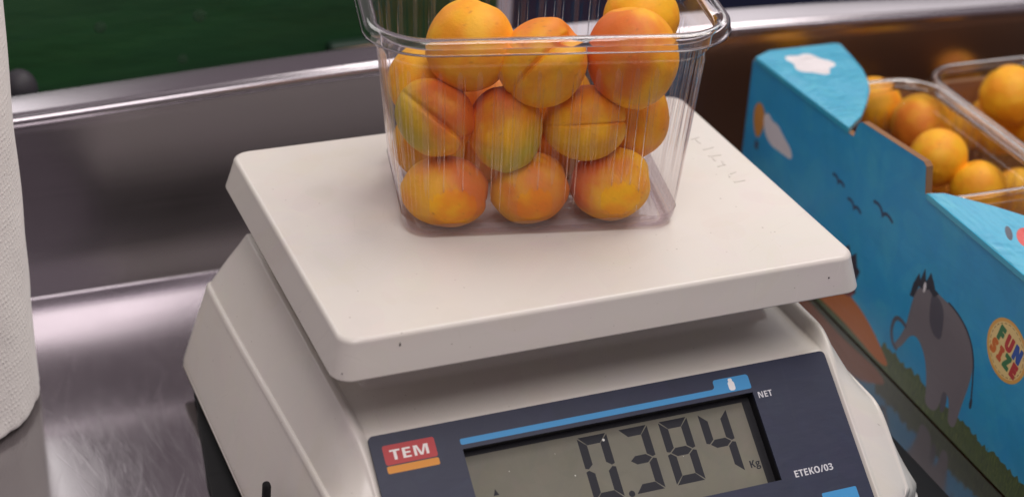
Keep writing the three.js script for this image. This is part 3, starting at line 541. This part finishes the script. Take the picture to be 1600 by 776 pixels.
// ---------------------------------------------------------------- printed cardboard box with two more punnets
{
  const g = thing('fruit_box', 'sky blue printed cardboard box with an elephant on its side', 'box', [0.2263, 0, 0.0319]);
  g.rotation.y = R(-1.89); g.updateMatrixWorld(true);
  const kraft = new THREE.MeshStandardMaterial({ color: srgb(142, 104, 74), roughness: 0.9, bumpMap: smear, bumpScale: 0.0006 });
  const S0 = -0.2138, S1 = 0.30, HH = 0.145, k = 4000, [c, x] = canvas(Math.round((S1 - S0) * k * 0.98), Math.round(HH * k));
  const kx = c.width / (S1 - S0), ky = c.height / HH, U = (s) => (s - S0) * kx, W = (h) => c.height - h * ky;
  const SKY = 'rgb(36,152,208)', FLAP = 'rgb(46,170,206)';  // flap repeats the side blue, painted lighter as it faces the light
  x.fillStyle = SKY; x.fillRect(0, 0, c.width, c.height);
  for (let i = 0; i < 1100; i++) { x.fillStyle = 'rgba(' + ['76,184,214', '30,140,196', '40,150,186', '96,190,210'][Math.floor(rnd() * 4)] + ',' + rr(0.03, 0.12) + ')'; x.beginPath(); x.ellipse(rnd() * c.width, rnd() * c.height, rr(6, 120), rr(4, 40), rnd() * 3, 0, 7); x.fill(); }
  const poly = (col, pts, smooth = true) => {
    x.fillStyle = col; x.beginPath();
    const q = pts.map(([s, h]) => [U(s), W(h)]);
    if (!smooth) q.forEach((p, i) => (i ? x.lineTo(...p) : x.moveTo(...p)));
    else { const mid = (a, b) => [(a[0] + b[0]) / 2, (a[1] + b[1]) / 2]; x.moveTo(...mid(q[q.length - 1], q[0])); q.forEach((p, i) => x.quadraticCurveTo(...p, ...mid(p, q[(i + 1) % q.length]))); }
    x.closePath(); x.fill();
  };
  // hot-air balloon and cloud
  poly('rgb(206,140,60)', [[-0.2045, 0.088], [-0.198, 0.0945], [-0.190, 0.090], [-0.189, 0.080], [-0.1945, 0.068], [-0.2005, 0.070], [-0.2045, 0.079]]);
  poly('rgb(70,74,92)', [[-0.1985, 0.0665], [-0.1935, 0.0665], [-0.1935, 0.0605], [-0.1985, 0.0605]], false);
  poly('rgb(222,216,220)', [[-0.192, 0.0865], [-0.186, 0.092], [-0.179, 0.088], [-0.172, 0.0895], [-0.163, 0.085], [-0.151, 0.081], [-0.149, 0.0745], [-0.158, 0.0735], [-0.170, 0.0725], [-0.179, 0.0720], [-0.188, 0.0765]]);
  // birds
  const bird = (s, h, w) => { x.strokeStyle = 'rgb(34,52,86)'; x.lineWidth = 8; x.lineCap = 'round'; x.beginPath(); x.moveTo(U(s - w), W(h + w * 0.35)); x.quadraticCurveTo(U(s - w * 0.3), W(h + w * 0.55), U(s), W(h)); x.quadraticCurveTo(U(s + w * 0.3), W(h + w * 0.45), U(s + w), W(h + w * 0.1)); x.stroke(); };
  bird(-0.0922, 0.0875, 0.0065); bird(-0.0712, 0.0805, 0.0075); bird(-0.0406, 0.0915, 0.0105);
  // grass
  const gp = [[S0, 0]]; for (let s = S0; s <= S1; s += 0.0022) gp.push([s, (s < -0.02 ? 0.010 : 0.0175) + 0.003 * N(s * 40, 1, 1) + rr(-0.0018, 0.0018)]); gp.push([S1, 0]);
  poly('rgb(68,86,36)', gp, false);
  for (let i = 0; i < 900; i++) { const s = rr(S0, S1), h = rr(0, 0.014); x.strokeStyle = rnd() < 0.5 ? 'rgba(46,64,28,0.7)' : 'rgba(98,112,48,0.6)'; x.lineWidth = 2.5; x.beginPath(); x.moveTo(U(s), W(h)); x.lineTo(U(s + rr(-0.001, 0.001)), W(h + 0.004)); x.stroke(); }
  // orange animal with a dark mane, lying in the grass
  poly('rgb(188,104,38)', [[-0.150, 0.010], [-0.125, 0.020], [-0.095, 0.026], [-0.072, 0.026], [-0.052, 0.025], [-0.034, 0.020], [-0.018, 0.012], [-0.008, 0.006], [-0.020, 0.002], [-0.06, 0.006], [-0.11, 0.004], [-0.148, 0.004]]);
  poly('rgb(52,44,58)', [[-0.080, 0.046], [-0.070, 0.056], [-0.066, 0.050], [-0.061, 0.055], [-0.058, 0.047], [-0.054, 0.046], [-0.057, 0.038], [-0.055, 0.030], [-0.062, 0.024], [-0.072, 0.022], [-0.084, 0.030]], false);
  poly('rgb(128,62,66)', [[-0.066, 0.034], [-0.060, 0.036], [-0.056, 0.030], [-0.060, 0.024], [-0.066, 0.024]]);
  // elephant
  const E = 'rgb(118,110,116)', Ed = 'rgb(80,76,88)';
  poly(E, [[0.004, 0.066], [0.010, 0.074], [0.020, 0.0765], [0.030, 0.0755], [0.040, 0.0760], [0.052, 0.0735], [0.062, 0.0655], [0.0675, 0.054], [0.0665, 0.040], [0.0645, 0.030], [0.0630, 0.020], [0.0615, 0.0085], [0.0545, 0.0085], [0.0535, 0.018], [0.0510, 0.0245], [0.0455, 0.0230], [0.0445, 0.012], [0.0400, 0.0062], [0.0310, 0.0062], [0.0300, 0.016], [0.0265, 0.028], [0.0210, 0.036], [0.0130, 0.0405], [0.0060, 0.0375], [0.0015, 0.0285], [-0.004, 0.0215], [-0.0085, 0.0215], [-0.0060, 0.0260], [-0.002, 0.0330], [0.001, 0.0430], [0.002, 0.056]]);
  x.strokeStyle = Ed; x.lineWidth = 11; x.beginPath(); x.moveTo(U(0.000), W(0.040)); x.quadraticCurveTo(U(-0.013), W(0.044), U(-0.0125), W(0.030)); x.quadraticCurveTo(U(-0.011), W(0.022), U(-0.005), W(0.0215)); x.stroke();
  poly(Ed, [[0.019, 0.0735], [0.0255, 0.0745], [0.0330, 0.0700], [0.0350, 0.058], [0.0345, 0.0505], [0.0275, 0.0500], [0.0215, 0.0550], [0.0195, 0.064]]);
  poly(Ed, [[0.0445, 0.024], [0.0505, 0.025], [0.0500, 0.012], [0.0455, 0.010]]);
  poly('rgb(36,36,52)', [[-0.0010, 0.0600], [0.0005, 0.0690], [0.0045, 0.0780], [0.0065, 0.0745], [0.0090, 0.0835], [0.0120, 0.0765], [0.0150, 0.0840], [0.0190, 0.0800], [0.0215, 0.0765], [0.0255, 0.0760], [0.0215, 0.0715], [0.0160, 0.0735], [0.0110, 0.0705], [0.0060, 0.0700], [0.0030, 0.0610]], false);
  poly('rgb(226,222,226)', [[0.0100, 0.0745], [0.0118, 0.0765], [0.0132, 0.0735], [0.0122, 0.0690], [0.0105, 0.0690]]);
  x.strokeStyle = 'rgb(36,36,52)'; x.lineWidth = 5; x.beginPath(); x.moveTo(U(0.036), W(0.0762)); x.quadraticCurveTo(U(0.062), W(0.074), U(0.0672), W(0.054)); x.quadraticCurveTo(U(0.0700), W(0.042), U(0.0710), W(0.034)); x.stroke(); poly('rgb(36,36,52)', [[0.0700, 0.036], [0.0722, 0.036], [0.0725, 0.029], [0.0700, 0.029]]);
  // round badge
  x.fillStyle = 'rgb(228,170,84)'; x.beginPath(); x.ellipse(U(0.0912), W(0.0790), 0.0178 * kx, 0.0178 * ky, 0, 0, 7); x.fill();
  x.fillStyle = 'rgb(238,208,140)'; x.beginPath(); x.ellipse(U(0.0912), W(0.0790), 0.0158 * kx, 0.0158 * ky, 0, 0, 7); x.fill();
  x.textAlign = 'center'; x.textBaseline = 'middle';
  const word = (str, cols, cy, fs, step) => str.split('').forEach((ch, i) => { const ba = R(13), bx = (i - (str.length - 1) / 2) * step, by = cy - 0.0790; x.save(); x.translate(U(0.0912 + bx * Math.cos(ba) + by * Math.sin(ba)), W(0.0790 - bx * Math.sin(ba) + by * Math.cos(ba))); x.rotate(ba); x.scale(0.88, 1.08); x.font = 'bold ' + fs * ky + 'px sans-serif'; x.lineWidth = 6; x.fillStyle = cols[i]; x.strokeStyle = cols[i]; x.lineJoin = 'round'; x.strokeText(ch, 0, 0); x.fillText(ch, 0, 0); x.restore(); });
  word('FUN', ['rgb(56,120,74)', 'rgb(190,48,50)', 'rgb(44,84,170)'], 0.0838, 0.0108, 0.0082);
  word('SIZE', ['rgb(214,112,40)', 'rgb(206,86,40)', 'rgb(56,120,74)', 'rgb(190,48,50)'], 0.0736, 0.0102, 0.0066);
  x.strokeStyle = 'rgba(150,100,50,0.7)'; x.lineWidth = 2; x.setLineDash([7, 7]); x.beginPath(); x.ellipse(U(0.0912), W(0.0790), 0.0148 * kx, 0.0148 * ky, 0, 0, 7); x.stroke(); x.setLineDash([]);
  const printMat = new THREE.MeshPhysicalMaterial({ map: tex(c), roughness: 0.42, bumpMap: smear, bumpScale: 0.0003, clearcoat: 0.2, clearcoatRoughness: 0.3 });

  // side panel: local z runs along the box, x points into it
  const outline = [[S0, 0.001], [S0, 0.1170], [-0.0835, 0.1222], [-0.0825, 0.1250], [-0.0800, 0.1325], [-0.0765, 0.1350], [-0.0100, 0.1412], [-0.0070, 0.1395], [-0.0037, 0.1246], [0.0026, 0.1246], [0.0030, 0.1228], [S1, 0.1228], [S1, 0.001]];
  const shp = new THREE.Shape(outline.map(([s, h]) => new THREE.Vector2(s, h)));
  const turnIn = (geo) => geo.applyMatrix4(new THREE.Matrix4().makeBasis(V(0, 0, 1), V(0, 1, 0), V(-1, 0, 0)));     // shape x -> z, y -> y, depth -> -x
  mesh('side_panel', turnIn(new THREE.ExtrudeGeometry(shp, { depth: 0.0042, bevelEnabled: false }).translate(0, 0, -0.0044)), kraft, g);
  const pf = turnIn(new THREE.ShapeGeometry(shp)); { const p = pf.attributes.position, u = pf.attributes.uv; for (let i = 0; i < p.count; i++) u.setXY(i, (p.getZ(i) - S0) / (S1 - S0), p.getY(i) / HH); }
  mesh('printed_face', pf, printMat, g);
  // far wall, ends and floor
  const box = (name, w, h, d, px, py, pz) => { const m = mesh(name, new THREE.BoxGeometry(w, h, d), kraft, g); m.position.set(px, py, pz); return m; };
  const BW = 0.335;
  box('floor_board', BW - 0.01, 0.006, S1 - S0 - 0.01, BW / 2, 0.0042, (S0 + S1) / 2);
  box('end_panel', BW - 0.010, 0.084, 0.0042, BW / 2, 0.0435, S0 + 0.0026);
  box('end_panel', BW - 0.010, 0.118, 0.0042, BW / 2, 0.0605, S1 - 0.0026);
  box('side_panel', 0.0042, 0.120, S1 - S0, BW, 0.0615, (S0 + S1) / 2);
  // top flaps folded inwards
  const toLocal = (px, py) => { const p = onPlane(px, py, V(0, 0.123, 0), V(0, 1, 0)); return g.worldToLocal(p); };
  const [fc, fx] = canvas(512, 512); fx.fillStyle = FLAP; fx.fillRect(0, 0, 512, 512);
  for (let i = 0; i < 420; i++) { fx.fillStyle = 'rgba(' + ['86,190,212', '34,146,196', '110,200,214'][Math.floor(rnd() * 3)] + ',' + rr(0.03, 0.13) + ')'; fx.beginPath(); fx.ellipse(rnd() * 512, rnd() * 512, rr(6, 60), rr(3, 20), rnd() * 3, 0, 7); fx.fill(); }
  const wrinkle = dataTex(256, 256, (x, y) => 0.5 + 0.34 * N(x / 34, y / 6 + 1.5 * N(x / 50, y / 50, 5), 3) * sm(-0.25, 0.3, N(x / 60, y / 44, 9)) + 0.3 * N(x / 60, y / 46, 7) + 0.1 * N(x / 9, y / 9, 2));
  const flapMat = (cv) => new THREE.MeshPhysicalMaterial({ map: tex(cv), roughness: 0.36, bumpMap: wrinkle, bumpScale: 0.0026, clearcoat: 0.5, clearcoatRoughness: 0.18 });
  function flap(name, pts, cv, u0, u1, v0, v1, yAt) {
    const s = new THREE.Shape(pts.map((p) => new THREE.Vector2(p.x, -p.z)));
    const ge = new THREE.ExtrudeGeometry(s, { depth: 0.0028, bevelEnabled: true, bevelSize: 0.0006, bevelThickness: 0.0005, bevelSegments: 2, curveSegments: 12 }).rotateX(-Math.PI / 2);
    const p = ge.attributes.position, u = ge.attributes.uv; for (let i = 0; i < p.count; i++) { u.setXY(i, (p.getX(i) - u0) / (u1 - u0), (p.getZ(i) - v0) / (v1 - v0)); p.setY(i, p.getY(i) + yAt(p.getX(i), p.getZ(i)) - 0.0032); }
    ge.computeVertexNormals();
    return mesh(name, ge, flapMat(cv), g);
  }
  // corner flap with a white star-shaped cloud
  const f1 = [[1182, 84], [1204, 74], [1306, 62], [1314, 64], [1332, 84], [1347, 105], [1356, 125], [1358, 142], [1354, 160], [1345, 184], [1337, 204]].map(([a, b]) => toLocal(a, b));
  const zA = f1[0].z, zB = f1[f1.length - 1].z; f1[0].x = -0.0004; f1[f1.length - 1].x = -0.0004;
  const star = toLocal(1268, 97), bb = [0, 0.09, -0.23, -0.08];
  const fu = (p) => [(p.x - bb[0]) / (bb[1] - bb[0]) * 512, 512 - (p.z - bb[2]) / (bb[3] - bb[2]) * 512];
  const [sx, sy] = fu(star); fx.fillStyle = 'rgb(236,230,232)'; fx.beginPath();
  for (let i = 0; i < 40; i++) { const a = i / 40 * Math.PI * 2, rad = 1 + 0.13 * Math.cos(a * 5 + 0.9) + 0.05 * Math.cos(a * 3); const q = [sx + Math.cos(a) * rad * 78, sy + Math.sin(a) * rad * 60]; i ? fx.lineTo(...q) : fx.moveTo(...q); } fx.fill();
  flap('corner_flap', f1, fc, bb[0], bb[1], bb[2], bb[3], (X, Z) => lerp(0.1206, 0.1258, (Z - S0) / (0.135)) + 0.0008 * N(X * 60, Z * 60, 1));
  // long flap further along, with a red bird
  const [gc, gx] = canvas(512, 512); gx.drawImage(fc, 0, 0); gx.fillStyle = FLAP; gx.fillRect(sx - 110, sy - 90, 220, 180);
  const g2 = [0, 0.09, 0, 0.27], red = toLocal(1594, 378), ru = [(red.x - g2[0]) / 0.09 * 512, 512 - (red.z) / 0.27 * 512];
  gx.fillStyle = 'rgb(212,60,52)'; gx.beginPath(); gx.ellipse(ru[0] + 16, ru[1] - 4, 44, 16, 0.3, 0, 7); gx.fill(); gx.fillStyle = 'rgb(40,50,70)'; gx.beginPath(); gx.ellipse(ru[0] - 22, ru[1] + 10, 26, 6, 0.5, 0, 7); gx.fill();
  const f2 = [[1458, 309], [1475, 309], [1500, 316], [1550, 329], [1600, 345]].map(([a, b]) => toLocal(a, b)); f2[0].x = -0.0004;
  f2.push(V(0.052, 0, 0.10), V(0.058, 0, 0.14), V(0.060, 0, 0.19), V(0.056, 0, 0.24), V(-0.0004, 0, 0.262));
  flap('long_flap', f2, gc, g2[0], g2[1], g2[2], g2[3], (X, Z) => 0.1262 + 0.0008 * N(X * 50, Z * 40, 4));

  // punnets in the box
  const PY = 0.0105, tn = R(-1.89 + 90);
  const pA = punnet('fruit_punnet_001', 'clear plastic punnet of apricots in the box next to the printed side panel', [0.2860, PY, -0.0640], tn, 0.905);
  const pB = punnet('fruit_punnet_002', 'clear plastic punnet in the box further from the printed side panel', [0.3935, PY, -0.0720], tn, 0.905);
  const inBoxA = 'apricot in the punnet next to the printed side panel', inBoxB = 'apricot in the box punnet further from the printed panel';
  const put = (P, lx, h, lz, r, o, lab, grp) => apricot(lab, P.localToWorld(V(lx, h, lz)), r, o, grp);
  const seen = (px, py, h, r, o, lab, grp) => apricot(lab, onPlane(px, py, V(0, h, 0), V(0, 1, 0)), r, o, grp);
  const gA = 'apricots in the box punnet by the printed panel', gB = 'apricots in the far box punnet';
  seen(1440, 195, 0.080, 0.0205, { b: 0.7, g: 0, blush: [0.5, 0.6, 0.4], face: [-1, 0.3, 0.1] }, 'pink blushed apricot on top of the box punnet by the printed panel');
  seen(1466, 246, 0.086, 0.0188, { b: 0.1, g: 0, face: [-1, -0.5, -0.6] }, 'bright yellow apricot touching the raised tab of the blue box');
  seen(1366, 165, 0.080, 0.0190, { b: 0.05, g: 0, face: [-1, -0.5, -0.6] }, 'yellow apricot half behind the corner flap of the blue box');
  seen(1530, 297, 0.074, 0.0182, { b: 0.05, g: 0.2, face: [-1, -0.4, -0.4] }, 'yellow apricot against the near end wall of the box punnet');
  seen(1505, 200, 0.056, 0.0165, { b: 0.35, g: 0.1 }, inBoxA, gA); seen(1560, 195, 0.060, 0.0210, { b: 0.6, g: 0.2 }, inBoxA, gA);
  seen(1590, 305, 0.050, 0.0180, { b: 0.3, g: 0.2 }, inBoxA, gA); seen(1480, 300, 0.045, 0.0180, { b: 0.6, g: 0.2 }, inBoxA, gA);
  seen(1395, 200, 0.045, 0.0180, { b: 0.5, g: 0.2 }, inBoxA, gA);
  seen(1580, 150, 0.088, 0.0210, { b: 0.05, g: 0, face: [-1, -0.4, -0.4] }, inBoxB, gB); seen(1610, 185, 0.070, 0.0190, { b: 0.3, g: 0 }, inBoxB, gB);
  seen(1560, 160, 0.050, 0.0180, { b: 0.4, g: 0.1 }, inBoxB, gB);
}

scene.traverse((o) => { if (o.isMesh) { o.castShadow = true; o.receiveShadow = true; } });
renderer.render(scene, camera);
